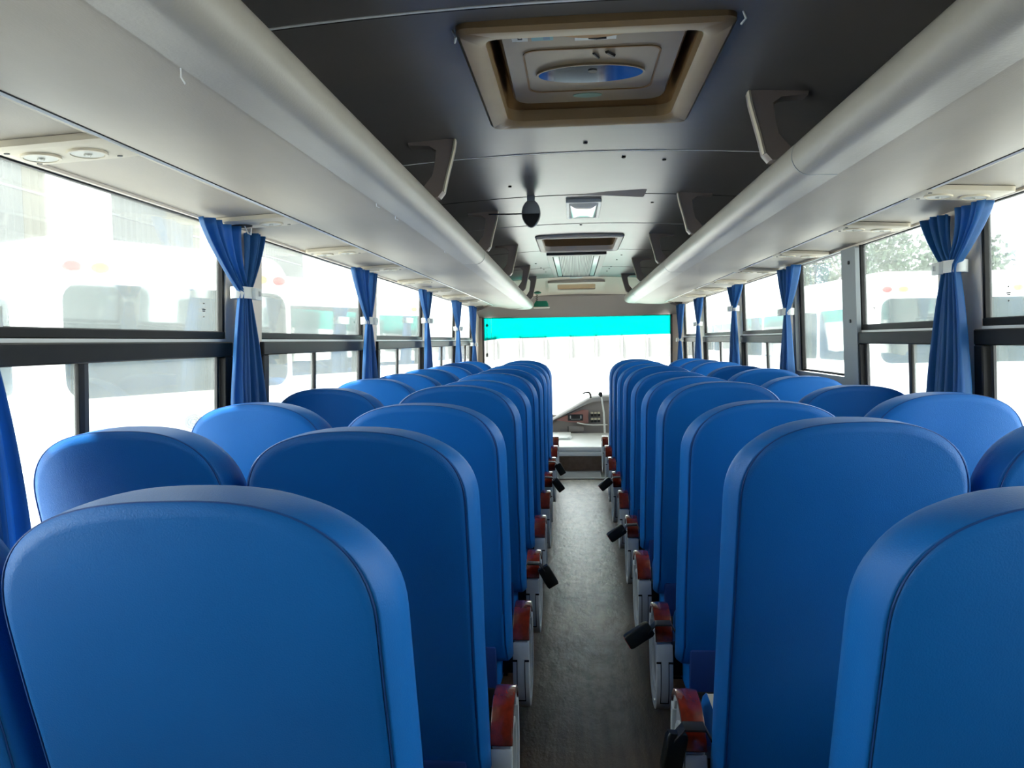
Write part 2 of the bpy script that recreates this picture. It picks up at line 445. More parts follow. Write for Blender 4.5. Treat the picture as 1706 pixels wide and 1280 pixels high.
# ------------------------------------------------------------ windscreen cord
r = MB(); r.tube([(-1.125, 9.98, 1.74), (-1.128, 9.98, 1.5), (-1.13, 9.98, 1.28)], .0025, 6)
c1 = r.build('pull_cord', 'black'); tag(c1, 'thin dark pull cord hanging at the end of the tinted windscreen band', 'cord')
m = MB(); m.tube([(-1.13, 9.98, 1.285), (-1.13, 9.98, 1.27), (-1.13, 9.98, 1.235)], [.004, .013, .013], 8); m.build('toggle', 'black', c1)
m = MB(); m.tube([(-1.125, 9.98, 1.66), (-1.125, 9.98, 1.64), (-1.13, 9.98, 1.61)], [.006, .018, .006], 8); m.build('toggle', 'black', c1)
m = MB(); m.tube([(-1.07, 9.98, 1.74), (-1.07, 9.98, 1.4)], .0015, 6); m.build('second_strand', 'grille', c1)

# ------------------------------------------------------------ luggage racks
C2 = .105   # the right rack mirrors the left one about x = C2/2
RY0, RY1 = YB, 9.42
def rack(side):
    s = 1 if side == 'left' else -1
    X = (lambda x: x) if s == 1 else (lambda x: C2 - x)
    def drop(y, x, z):      # the left nose sinks very slightly towards the front
        if s == 1 and x > -.8 and y > 3: z -= .0085*(y - 3)*min(1, (x + .8)/.3)
        return z
    root = empty('luggage_rack', (0, 0, 0))
    def ext(nm, prof, mt, y0=RY0, y1=RY1, taper=True, ang=30):
        m = MB(); rings = []
        ys = [y0 + (y1 - .25 - y0)*k/16 for k in range(17)]
        sc = [1.0]*17
        if taper: ys += [y1 - .12, y1 - .05, y1 - .01, y1]; sc += [.97, .9, .8, .72]
        else: ys += [y1]; sc += [1.0]
        for y, k in zip(ys, sc):
            rings.append([(X(-1.26 + (x + 1.26)*k if taper else x), y, drop(y, x, z)) for x, z in prof])
        m.loft(rings); return m.build(nm, mt, root, smooth=True, angle=ang)
    und = [(-1.262, 1.862), (-.965, 1.877), (-.965, 1.90), (-1.262, 1.90)]
    ext('underside_panel', und, 'rack')
    fas = [(-.962, 1.895), (-.988, 1.868), (-.93, 1.860), (-.87, 1.853), (-.80, 1.850), (-.70, 1.852), (-.60, 1.862), (-.592, 1.868), (-.60, 1.90), (-.8, 1.905)]
    ext('fascia_panel', fas, 'rack')
    nose = [(-.598, 1.859), (-.575, 1.860), (-.553, 1.8605)] + [(-.530 + .052*math.cos(math.radians(t)), 1.912 + .052*math.sin(math.radians(t))) for t in range(-90, 106, 13)] + [(-.57, 1.95), (-.60, 1.92), (-.625, 1.90)]
    ext('nose_rail', nose, 'rack_nose', ang=40)
    inner = [(-.56, 1.952), (-.62, 1.925), (-.9, 1.915), (-1.24, 1.935), (-1.26, 1.90), (-.63, 1.898)]
    ext('tray', inner, 'rack_inner')
    m = MB(); m.tube([(X(-.963), y, 1.870) for y in [RY0 + (RY1 - .2 - RY0)*k/10 for k in range(11)]], .0095, 8)
    m.build('trim_strip', 'rack_trim', root)
    m = MB(); a, b = sorted((X(-.9515), X(-.9485))); m.box(a, b, RY0, RY1 - .2, 1.861, 1.866)
    m.build('shadow_gap', 'black_gap', root, smooth=False)
    # sleeve joints on the nose
    for y in ((4.2, 7.0) if s == 1 else (2.15, 5.1, 7.9)):
        m = MB(); rr = []
        for yy in (y - .0025, y + .0025): rr.append([(X(x + .0012), yy, drop(yy, x, z) - .0008) for x, z in nose[:18]] + [(X(-.56), yy, drop(yy, -.56, 1.94))])
        m.loft(rr); m.build('sleeve_joint', 'grey_plastic', root)
    # brackets up to the ceiling
    ys = [1.05, 2.84, 4.42, 5.96, 7.6, 8.9] if s == 1 else [.75, 2.42, 4.02, 5.52, 7.15, 8.8]
    for y in ys:
        x0, zn = -.478, drop(y, -.5, 1.988)
        ct = czz(X(-.43)) - .002
        h = ct - zn
        # side silhouette in x,z: foot on the nose, curved post, flange under the ceiling
        out = [(-.485, zn - .03), (-.468, zn - .01), (-.455, zn + .25*h), (-.44, zn + .55*h), (-.428, zn + .8*h), (-.422, ct)]
        inn = [(-.60, ct), (-.595, ct - .018), (-.52, ct - .022), (-.495, zn + .78*h), (-.50, zn + .55*h), (-.51, zn + .28*h), (-.545, zn + .05*h), (-.58, zn - .03)]
        m = MB()
        rr = []
        for yy, g in ((y - .02, .006), (y - .012, 0), (y + .03, 0), (y + .038, .006)):
            rr.append([(X(x - g), yy, z) for x, z in out] + [(X(x + g*.5), yy, z) for x, z in inn])
        m.loft(rr); b = m.build('ceiling_bracket', 'bracket', root, angle=40)
        m = MB(); a = [(x + .002, z) for x, z in out[1:]]
        rr = [[(X(x), yy, z) for x, z in a] + [(X(x - .006), yy, z) for x, z in reversed(a)] for yy in (y - .0215, y + .005)]
        m.loft(rr); m.build('edge_strip', 'unit_tan', b, angle=40)
    return root
rl = rack('left'); rr_ = rack('right')
tag(rl, 'long pale grey overhead luggage rack above the left-hand windows', 'luggage rack', 'overhead luggage racks')
tag(rr_, 'long pale grey overhead luggage rack above the windows with the emergency pane', 'luggage rack', 'overhead luggage racks')
m = MB(); m.tube([(-.598, 1.17, 1.858), (-.599, 1.172, 1.845), (-.594, 1.175, 1.835)], .0015, 6)
m.build('loose_thread', 'rack_trim', rl)
for y in (2.35, 2.6, 3.6):
    m = MB(); m.tube([(-.598, y, 1.858), (-.60, y + .01, 1.85), (-.592, y + .02, 1.848)], .0012, 5)
    m.build('loose_thread', 'rack_trim', rl)

# ---- reading light panels under the racks
def light_panel(X, w, s, open_hole=False):
    root = empty('reading_light_panel')
    d = .075
    m = MB()
    base = rrect(-w/2, w/2, -d, d, .02, 4); low = rrect(-w/2 + .012, w/2 - .03, -d + .012, d - .012, .018, 4)
    m.loft([[(x, y, 0) for x, y in base], [(x, y, -.014) for x, y in base], [(x, y, -.019) for x, y in low]])
    m.build('panel_body', 'unit_tan', root, angle=30)
    for i, cx in enumerate((-.062, .045)):
        m = MB()
        if open_hole and i == 0:
            m.disc((cx, .0), .036, .036, -.0205, -.018); m.build('empty_socket', 'black_gap', root)
            for k in (-1, 1):
                m = MB(); m.tube([(cx + .01*k, 0, -.018), (cx + .018*k, .005, -.045), (cx + .03*k, .0, -.052), (cx + .035*k, -.003, -.03)], .0025, 6)
                m.build('loose_wire', 'strap', root)
        else:
            m.ringprism([(cx + .040*math.cos(t), .040*math.sin(t)) for t in [2*PI*q/28 for q in range(28)]], [(cx + .034*math.cos(t), .034*math.sin(t)) for t in [2*PI*q/28 for q in range(28)]], -.024, -.018, 'z')
            v = m.build('air_nozzle', 'unit_tan', root)
            m = MB(); m.disc((cx, 0), .033, .033, -.0225, -.0185); m.box(cx - .008, cx + .008, -.002, .002, -.026, -.022); m.box(cx - .002, cx + .002, -.008, .008, -.026, -.022)
            m.build('nozzle_disc', 'unit_vent', v)
    m = MB()
    for x, y in ((-w/2 + .025, -.045), (w/2 - .04, .045), (-w/2 + .03, .05)):
        m = MB(); m.disc((x, y), .006, .005, -.0205, -.018, 10); m.build('screw', 'black', root)
    return root
ORD = ['first', 'second', 'third', 'fourth', 'fifth', 'sixth', 'seventh', 'eighth', 'ninth', 'tenth', 'eleventh']
lp = light_panel(-1.09, .262, 1); lp2 = None
LY = [1.62, 2.64, 3.54, 4.39, 5.38, 6.32, 7.2, 8.1]
RYY = [2.50, 3.22, 4.19, 5.16, 6.1, 7.0, 7.95]
for k, y in enumerate(LY):
    if k == 0: o = lp
    elif k == 1: o = light_panel(0, .262, 1, True)
    else: o = copy_tree(lp)
    o.location = (-1.09, y, 1.8695); o.rotation_euler = (0, -math.atan(.05), 0)
    lab = ['beige light and air panel under the rack with two round nozzles, nearest on that side',
           'beige light and air panel with an empty socket and dangling wires, above the first curtain'][k] if k < 2 else \
          'thin beige light panel under the left-hand rack, %s from the camera' % ORD[k]
    tag(o, lab, 'light panel', 'light panels under the left-hand rack')
for k, y in enumerate(RYY):
    o = copy_tree(lp); o.location = (1.18, y, 1.8695); o.rotation_euler = (0, math.atan(.05), 0)
    tag(o, 'thin pale light panel under the right-hand rack, %s from the camera' % ORD[k], 'light panel', 'light panels under the right-hand rack')

# ------------------------------------------------------------ roof hatches
def hatch(h, z, depth, nm, lip=.025):
    x0, x1, y0, y1 = h
    root = empty(nm, ((x0 + x1)/2, (y0 + y1)/2, z))
    w, d = (x1 - x0)/2, (y1 - y0)/2
    m = MB(); ow = .038
    out = rrect(-w - ow, w + ow, -d - ow, d + ow, .03); inn = rrect(-w + lip, w - lip, -d + lip, d - lip, .05)
    out2 = rrect(-w - ow + .01, w + ow - .01, -d - ow + .01, d + ow - .01, .028); inn2 = rrect(-w + lip - .013, w - lip + .013, -d + lip - .013, d - lip + .013, .055)
    n = len(out)
    R = [[(x, y, .02) for x, y in out], [(x, y, -.006) for x, y in out], [(x, y, -.016) for x, y in out2], [(x, y, -.016) for x, y in inn2], [(x, y, -.006) for x, y in inn], [(x, y, .03) for x, y in inn]]
    m.loft(R, caps=False); m.build('frame', 'hatch_tan', root, angle=40)
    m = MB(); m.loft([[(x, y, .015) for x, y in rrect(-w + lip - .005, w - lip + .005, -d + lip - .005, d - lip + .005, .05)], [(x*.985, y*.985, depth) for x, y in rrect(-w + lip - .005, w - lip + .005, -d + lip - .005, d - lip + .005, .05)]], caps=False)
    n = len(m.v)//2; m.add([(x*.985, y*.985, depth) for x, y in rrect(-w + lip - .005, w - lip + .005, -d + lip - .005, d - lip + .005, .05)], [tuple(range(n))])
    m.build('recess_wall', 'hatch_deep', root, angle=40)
    return root, w, d
h1, w, d = hatch(H1, 2.168, .13, 'roof_hatch')
tag(h1, 'tan framed emergency roof hatch with an oval mirror disc, over the near aisle', 'roof hatch')
m = MB()
lid = rrect(-w + .055, w - .055, -d + .05, d - .08, .05)
m.loft([[(x*1.02, y*1.02, .10) for x, y in lid], [(x*1.02, y*1.02, .085) for x, y in lid], [(x*.98, y*.985, .072) for x, y in lid]]); L1 = m.build('lid_panel', 'hatch_lid', h1, angle=30); L1.location = (0, -.01, -.042)
m = MB(); a, b = rrect(-.185, .185, -.16, .19, .04), rrect(-.180, .180, -.155, .185, .038)
m.ringprism(a, b, .0695, .0725, 'z'); m.build('groove', 'hatch_deep', L1, smooth=False)
m = MB(); m.disc((0, .03), .150, .072, .066, .073, 40); m.build('oval_mirror', 'mirror', L1)
m = MB(); m.ringprism([(.155*math.cos(t), .03 + .078*math.sin(t)) for t in [2*PI*q/36 for q in range(36)]], [(.149*math.cos(t), .03 + .071*math.sin(t)) for t in [2*PI*q/36 for q in range(36)]], .066, .073, 'z'); m.build('mirror_rim', 'hatch_lid', L1)
m = MB(); m.disc((0, -.335), .12, .08, .060, .073, 30); m.build('handle_cup', 'tan_slot', L1)
m = MB(); m.box(-.045, .06, -.245, -.215, .070, .0735); m.build('paper_label', 'sticker_white', L1, smooth=False)
m = MB(); m.tube([(-.01, -.235, .0685), (.01, -.23, .0685), (.035, -.232, .0685)], .004, 6); m.tube([(.04, -.13, .0705), (.06, -.10, .0705)], .006, 6); m.tube([(.005, -.12, .0705), (.02, -.085, .0705)], .0035, 6); m.disc((.005, .0), .013, .013, .0635, .066, 14)
m.build('scuff_mark', 'black', L1, smooth=False)
m = MB(); m.box(-.205, -.165, -.275, -.225, .070, .0735); m.build('sticker', 'sticker_white', L1, smooth=False)
m = MB(); m.ringprism(rrect(-.190, -.178, -.262, -.238, .002, 2), rrect(-.187, -.181, -.257, -.243, .001, 2), .0690, .0705, 'z'); m.build('pictogram', 'black', L1, smooth=False)
m = MB(); m.box(-.155, -.10, -.275, -.225, .070, .0735); m.build('sticker', 'sticker_teal', L1, smooth=False)
m = MB(); m.box(-.125, -.108, -.268, -.232, .0692, .071); m.build('pictogram', 'sticker_blue', L1, smooth=False)
m = MB(); m.box(.115, .16, -.305, -.255, .070, .0735); m.build('sticker', 'sticker_teal', L1, smooth=False)
m = MB(); m.box(.165, .215, -.305, -.255, .070, .0735); m.build('sticker', 'sticker_blue', L1, smooth=False)
m = MB(); m.disc((.19, -.28), .017, .009, .0690, .0705, 16); m.build('pictogram', 'sticker_white', L1, smooth=False)
m = MB(); m.disc((-.005, .235), .045, .022, .070, .0735, 20); m.build('green_sticker', 'sticker_green', L1, smooth=False)
m = MB(); m.box(-.25, -.19, .20, .26, .075, .10); m.build('hinge', 'hatch_deep', h1, bevel=.006)
for x, y in ((-w - .05, -d + .0), (w + .045, -d - .03)):
    m = MB(); m.tube([(x, y, .012), (x + .01, y + .008, -.008), (x + .004, y + .03, -.012)], .003, 6); m.build('loose_thread', 'rack_trim', h1)
h2, w, d = hatch(H2, 2.172, .13, 'roof_hatch', .006)
tag(h2, 'smaller looking roof hatch frame with a bare dark recess, halfway down the aisle', 'roof hatch')
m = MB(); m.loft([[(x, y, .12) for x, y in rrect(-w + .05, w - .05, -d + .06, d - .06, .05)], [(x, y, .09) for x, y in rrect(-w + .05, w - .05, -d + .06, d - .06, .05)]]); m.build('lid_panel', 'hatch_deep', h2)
for q in h2.children:
    if q.name.startswith('frame'):
        q.data = q.data.copy(); q.data.materials[0] = MATS['beige_wall']

# front slot in the sloping ceiling
g = empty('ceiling_recess', (.03, 9.5, 2.10)); tag(g, 'shallow cream tray with a brown slot in the ceiling near the windscreen', 'ceiling recess')
m = MB(); m.ringprism(rrect(-.34, .34, -.16, .20, .02), rrect(-.23, .23, -.10, .12, .03), -.02, .01, 'z'); m.xf(lambda x, y, z: (x, y, z - (y)*.25)); m.build('frame', 'header_cream', g)
m = MB(); m.prism(rrect(-.24, .24, -.11, .13, .03), -.004, .006, 'z'); m.xf(lambda x, y, z: (x, y, z - (y)*.25)); m.build('slot', 'tan_slot', g)

# ------------------------------------------------------------ return-air grille
g = empty('air_grille', (.025, 7.78, 2.172)); tag(g, 'slatted return air grille in the ceiling before the windscreen', 'air grille')
m = MB(); m.ringprism(rrect(-.255, .255, -1.15, 1.15, .02), rrect(-.205, .205, -1.05, 1.10, .02), -.02, .01, 'z'); m.build('frame', 'frame_metal', g, bevel=.004)
m = MB(); m.box(-.21, .21, -1.06, 1.11, .004, .008); m.build('backing', 'black', g, smooth=False)
m = MB()
for k in range(21): x = -.14 + .28*k/20; m.box(x - .004, x + .004, -1.02, 1.07, -.014, .004)
m.build('slats', 'grille', g, smooth=False)
for sx in (-1, 1):
    m = MB(); a, b = sorted((sx*.155, sx*.20)); m.box(a, b, -1.04, 1.09, -.012, .004); m.build('side_strip', 'grille_side_reflect', g, bevel=.003)
m = MB(); m.box(-.07, .07, 1.15, 1.36, -.022, .008); m.build('latch_plate', 'grey_plastic', g, bevel=.004)
# ------------------------------------------------------------ small ceiling lamp and mirror
g = empty('ceiling_lamp', (.058, 4.46, czz(.05))); tag(g, 'small square clear ceiling lamp beside the hanging oval mirror', 'ceiling lamp')
m = MB(); m.ringprism(rrect(-.095, .095, -.28, .28, .012), rrect(-.078, .078, -.25, .25, .01), -.018, .006, 'z'); m.build('bezel', 'white_plastic', g, bevel=.003)
m = MB(); m.loft([[(x*q, y*q, z) for x, y in rrect(-.078, .078, -.25, .25, .012)] for q, z in ((1, .0), (1, -.014), (.9, -.024), (.6, -.030), (.2, -.032))]); m.build('lens', 'lamp_lens', g)
g = empty('hanging_mirror', (-.215, 4.03, czz(-.2))); tag(g, 'dark oval mirror hanging from the ceiling on a thin black arm', 'mirror')
m = MB(); m.box(-.02, .02, -.015, .015, -.028, .003); m.build('mount', 'grey_plastic', g, bevel=.004)
m = MB()
pts = []
for k in range(28):
    t = 2*PI*k/28; x = .049*math.sin(t); z = -.092 + .072*math.cos(t)
    if z < -.092: x *= 1 - .25*((-.092 - z)/.072)**2
    pts.append((x, z))
m.loft([[(x*q, y, -.092 + (z + .092)*q) for x, z in pts] for q, y in ((.2, -.019), (.6, -.017), (.9, -.012), (1, -.006), (1, .008), (.9, .016), (.3, .02))]); m.build('mirror_head', 'grey_plastic', g)
m = MB(); low = [(x*.97, z) for x, z in pts if z < -.088] 
m.loft([[(x*q, y, -.115 + (z + .115)*q) for x, z in low] for q, y in ((.92, -.0205), (.97, -.008), (.9, -.004))]); m.build('dark_lens', 'black', g)
m = MB(); m.tube([(-.22, .0, -.088), (-.12, 0, -.09), (-.03, 0, -.09)], .004, 6); m.build('arm', 'black', g)

# green box standing at the end of the left rack
g = empty('green_box', (-.385, 9.32, 0)); tag(g, 'small green box with a cream base on the front end of the rack', 'box')
m = MB(); m.box(-.10, .09, -.05, .05, 1.822, 1.838); m.build('base', 'unit_tan', g, bevel=.003)
m = MB(); m.loft([[(x, y, z) for x, y in rrect(-.09*q, .075*q, -.045, .045, .01)] for q, z in ((1.05, 1.838), (1, 1.875), (.8, 1.905))]); m.build('body', 'green_box', g)
m = MB(); pts = [(-.06 + .012*math.cos(t*3.1), .012*math.sin(t*3.1), 1.905 + .012*t) for t in [k*.35 for k in range(22)]]; m.tube(pts, .003, 5); m.build('coiled_spring', 'frame_black', g)
m = MB(); m.loft([[(-.05 + .045*q*math.cos(a), .03*q*math.sin(a), 2.0 + z) for a in [2*PI*k/12 for k in range(12)]] for q, z in ((.4, -.01), (1, 0), (1, .012), (.4, .025))]); m.build('cap', 'green_box', g)

# ------------------------------------------------------------ curtains
def curtain(t, X, s, ztie, seed, wtop=(.30, .20), ZH=1.08):
    rnd = random.Random(seed)
    root = empty('curtain', (X, t, 0))
    for half in (0, 1):
        rings = []; nv, nu = 34, 44
        ph = rnd.random()*6; fr = rnd.uniform(5.5, 7)
        for i in range(nv + 1):
            z = 1.845 + (ZH - 1.845)*i/nv
            if z > ztie:
                q = (1.845 - z)/(1.845 - ztie); e = q**1.35
                if half == 0: lo, hi = -wtop[0], -.085
                else: lo, hi = .045, wtop[1]
                tl, th = (-.052, .004) if half == 0 else (-.004, .052)
                g_ = q**2.2; lo, hi = lo + (tl - lo)*(e if half == 0 else g_), hi + (th - hi)*(g_ if half == 0 else e)
                amp = .016*(1 - q) + .011
            else:
                q = (ztie - z)/(ztie - ZH); e = 1 - (1 - q)**2
                tl, th = (-.052, .004) if half == 0 else (-.004, .052)
                lo2, hi2 = (-.135, .02) if half == 0 else (-.01, .15)
                lo, hi = tl + (lo2 - tl)*e, th + (hi2 - th)*e; amp = .011 + .017*q
            row = []
            for j in range(nu + 1):
                u = j/nu
                w = math.sin(u*fr*2*PI*.8 + ph + .5*math.sin(z*5 + ph)); w = math.copysign(abs(w)**.7, w)
                a2 = amp*(.75 + .5*math.sin(u*9 + ph*2))
                row.append((s*(-.004 - a2*w) - s*(.0 if half else .010), lo + (hi - lo)*u, z))
            rings.append(row)
        m = MB(); m.loft(rings, closed=False, caps=False)
        o = m.build('drape', 'curtain', root, angle=180)
        sm = o.modifiers.new('thickness', 'SOLIDIFY'); sm.thickness = .0015
    m = MB()
    a = [(-s*.0 + .036*math.cos(q), .062*math.sin(q)) for q in [2*PI*k/20 for k in range(20)]]; b = [(x*.9, y*.94) for x, y in a]
    m.ringprism(a, b, ztie - .021, ztie + .021, 'z'); tb = m.build('tieback', 'strap', root, bevel=.001)
    m = MB(); m.box(min(-s*.034, -s*.05), max(-s*.034, -s*.05), .0, .055, ztie - .024, ztie + .018); m.m = 1; m.box(min(-s*.05, -s*.053), max(-s*.05, -s*.053), .022, .04, ztie - .012, ztie + .008)
    m.build('clasp', ['strap', 'grey_plastic'], tb, bevel=.002)
    return root
cl = [(2.79, 1.62), (4.50, 1.563), (6.31, 1.608), (8.00, 1.569), (9.25, 1.402)]
cr = [(2.81, 1.659), (4.90, 1.582), (6.49, 1.665), (8.33, 1.58), (9.75, 1.418)]
c0 = curtain(1.42, -1.195, -1, 1.50, 3, (.2, .08), .90); tag(c0, 'sunlit blue curtain edge hanging behind the near window seat, at the frame edge', 'curtain', 'blue window curtains')
for k, (t, z) in enumerate(cl):
    o = curtain(t*.988 - .03, -1.195, -1, z, 11 + k, (.32, .19) if k == 0 else (.29, .16))
    tag(o, 'blue tied curtain on the %s window pillar from the camera, left-hand wall' % ORD[k], 'curtain', 'blue window curtains')
for k, (t, z) in enumerate(cr):
    o = curtain(t*.988, 1.295, 1, z, 31 + k, (.24, .20))
    tag(o, 'blue tied curtain on the %s window pillar from the camera, right-hand wall' % ORD[k], 'curtain', 'blue window curtains')

# ------------------------------------------------------------ seats
def outline(w, zb, zt, n=72):
    """closed front-view outline of a seat back: straight sides, big round top corners, crowned top"""
    hw = w/2; pts = []
    rz, p = .175, 2.45
    for k in range(9): pts.append((-hw*.988 + 2*hw*.988*k/9, zb))
    def sx(z): q = min(1, max(0, (z - zb)/(zt - rz - zb))); return hw*(.988 + .012*math.sin(q*PI*.5))
    for k in range(12): z = zb + (zt - rz - zb)*k/12; pts.append((sx(z), z))
    for k in range(41):
        t = PI*k/40; c, s_ = math.cos(t), math.sin(t)
        pts.append((hw*math.copysign(abs(c)**(2/p), c), zt - rz + rz*abs(s_)**(2/p)))
    for k in range(11, 0, -1): z = zb + (zt - rz - zb)*k/12; pts.append((-sx(z), z))
    return pts
REC = .26; ZT = 1.245; ZB = .365
def seatback_mesh(w, seed):
    rnd = random.Random(seed)
    base = outline(w, ZB, ZT); c = (0, .82)
    def inset(d):
        out = []; n = len(base)
        for i in range(n):
            p0, p1 = Vector(base[i-1]), Vector(base[(i+1) % n]); t = (p1 - p0).normalized(); nrm = Vector((-t.y, t.x))
            p = Vector(base[i]) + Vector((nrm.x*d, nrm.y*d*.08))
            out.append((p.x, max(p.y, ZB)))
        return out
    def scaled(pts, k): return [(x*k, c[1] + (z - c[1])*k) for x, z in pts]
    i5 = inset(.023)
    rings = []
    for k, y in ((.04, .0), (.3, .001), (.6, .003), (.85, .006), (.95, .009)): rings.append((scaled(i5, k), y))
    rings += [(inset(.027), .0105), (inset(.024), .014), (inset(.023), .0155), (inset(.021), .0125), (inset(.017), .018), (inset(.010), .032), (inset(.003), .050), (inset(0), .074), (inset(.003), .096), (inset(.014), .113), (inset(.035), .124), (scaled(inset(.06), 1), .128), (scaled(i5, .6), .122), (scaled(i5, .05), .118)]
    m = MB(); R = []
    for pts, y in rings:
        row = []
        for x, z in pts:
            nv = noise.noise(Vector((x*5 + seed*3.1, z*4, y*6 + seed)))*.0045
            bulge = 0
            row.append((x + nv*.5, y + nv + (ZT - z)*REC - .07, z + nv*.5))
        R.append(row)
    m.loft(R)
    return m, rings
def seam_mesh(w, seed):
    base = outline(w, ZB, ZT); n = len(base); pts = []
    return None
variants = []
def backrest(parent, w, seed, tmpl={}):
    key = (w, seed)
    if key not in tmpl:
        m, _ = seatback_mesh(w, seed)
        o = m.build('backrest', 'blue_cover', parent, angle=180); tmpl[key] = o.data
    else:
        o = bpy.data.objects.new('backrest', tmpl[key]); COL.objects.link(o); o.parent = parent
    return o
def piping(parent, w, seed, tmpl={}):
    key = (w, seed)
    if key in tmpl:
        o = bpy.data.objects.new('seam', tmpl[key]); COL.objects.link(o); o.parent = parent; return o
    base = outline(w, ZB, ZT); n = len(base); pts = []
    for i in range(12, n):
        p0, p1 = Vector(base[i-1]), Vector(base[(i+1) % n]); t = (p1 - p0).normalized(); p = Vector(base[i]) + Vector((-t.y*.023, t.x*.023*.08))
        nv = noise.noise(Vector((p.x*5 + seed*3.1, p.y*4, .0155*6 + seed)))*.0045
        pts.append((p.x + nv*.5, .0130 + nv + (ZT - p.y)*REC - .07, p.y + nv*.5))
    m = MB(); m.tube(pts, .0016, 5); o = m.build('seam', 'blue_seam', parent); tmpl[key] = o.data
    return o

def arm_outline(a, b, n=40):
    pts = []
    for k in range(n):
        t = 2*PI*k/n; c, s = math.cos(t), math.sin(t)
        pts.append((a*math.copysign(abs(c)**.85, c), b*math.copysign(abs(s)**.85, s)))
    return pts
def arc_ring(m, a, b, th, t0, t1, x0, x1, n=16, ex=0.0):
    rings = []
    for k in range(n + 1):
        t = t0 + (t1 - t0)*k/n; c, s = math.cos(t), math.sin(t)
        def P(q): return ((a + q)*math.copysign(abs(c)**.85, c), (b + q)*math.copysign(abs(s)**.85, s))
        o, i = P(ex), P(-th)
        rings.append([(x0, o[0], o[1]), (x1, o[0], o[1]), (x1, i[0], i[1]), (x0, i[0], i[1])])
    m.loft(rings)
AM = {}
def armrest(parent, cx, s):
    """folded side armrest: oval ring with red wood cap; s = +1 when the aisle lies on +x"""
    a, b, hw = .150, .178, .028
    loc = (cx, .385, .305)
    def put(nm, key, par, builder, mts, **kw):
        if key in AM: o = bpy.data.objects.new(nm, AM[key]); COL.objects.link(o); o.parent = par
        else: o = builder().build(nm, mts, par, **kw); AM[key] = o.data
        return o
    def ring():
        m = MB(); arc_ring(m, a, b, .028, math.radians(152), math.radians(395), -hw, hw, 40)
        arc_ring(m, a, b, .028, math.radians(35), math.radians(152), -hw + .004, hw - .004, 16, ex=-.010)
        return m
    r = put('armrest', 'ring', parent, ring, 'white_plastic', bevel=.004, angle=40); r.location = loc
    def cap(): m = MB(); arc_ring(m, a, b, .012, math.radians(38), math.radians(150), -hw - .001, hw + .001, 20, ex=.004); return m
    put('wood_cap', 'cap', r, cap, 'wood_red', bevel=.004, angle=40)
    def disc():
        m = MB(); p = [(y*.86, z*.88) for y, z in arm_outline(a, b)]
        m.prism(p, -hw + .012, hw - .012, 'x'); return m
    put('side_disc', 'disc', r, disc, 'grey_plastic', bevel=.003)
    def swirl():
        m = MB(); m.ringprism([(y*.62, z*.62 - .01) for y, z in arm_outline(a, b)], [(y*.52, z*.53 - .01) for y, z in arm_outline(a, b)], -hw + .004, hw - .004, 'x'); return m
    put('side_ring', 'swirl', r, swirl, 'white_plastic', bevel=.003)
    def slot():
        m = MB()
        def strip(x0, x1, t0, t1):
            arc_ring(m, a, b, .0, math.radians(t0), math.radians(t1), x0, x1, 8, ex=.0008)
        for sx in (-1, 1):
            x = sorted((sx*.012, sx*.0145)); strip(x[0], x[1], 172, 218)
            x = sorted((sx*.012, sx*hw)); strip(x[0], x[1], 171, 173)
        strip(-.0145, .0145, 217, 219)
        return m
    put('slot_line', 'slot', r, slot, 'black_gap', smooth=False)
    return r
def buckle(parent, cx, s, tilt):
    x0 = cx
    m = MB(); pts = [(cx - s*.06, .22, .40), (cx - s*.02, .24, .475), (cx + s*.03, .25, .47), (cx + s*.055, .25, .44)]
    rings = []
    for p in pts: rings.append([(p[0], p[1] - .022, p[2] - .003), (p[0], p[1] + .022, p[2] - .003), (p[0], p[1] + .022, p[2] + .003), (p[0], p[1] - .022, p[2] + .003)])
    m.loft(rings); b = m.build('seatbelt_strap', 'black', parent, bevel=.001)
    m = MB(); m.loft([[(x, y, z) for x, y in rrect(-.027*q, .027*q, -.014*q, .014*q, .006)] for q, z in ((.85, .0), (1, -.01), (1, -.085), (.9, -.095))])
    k = m.build('buckle', 'buckle', b, angle=40); k.location = (cx + s*.045, .25, .455); k.rotation_euler = (0, -s*tilt, .2)
    m = MB(); m.box(-.02, .02, -.010, .010, -.0965, -.093); m.build('release_button', 'red_button', k)
    return b

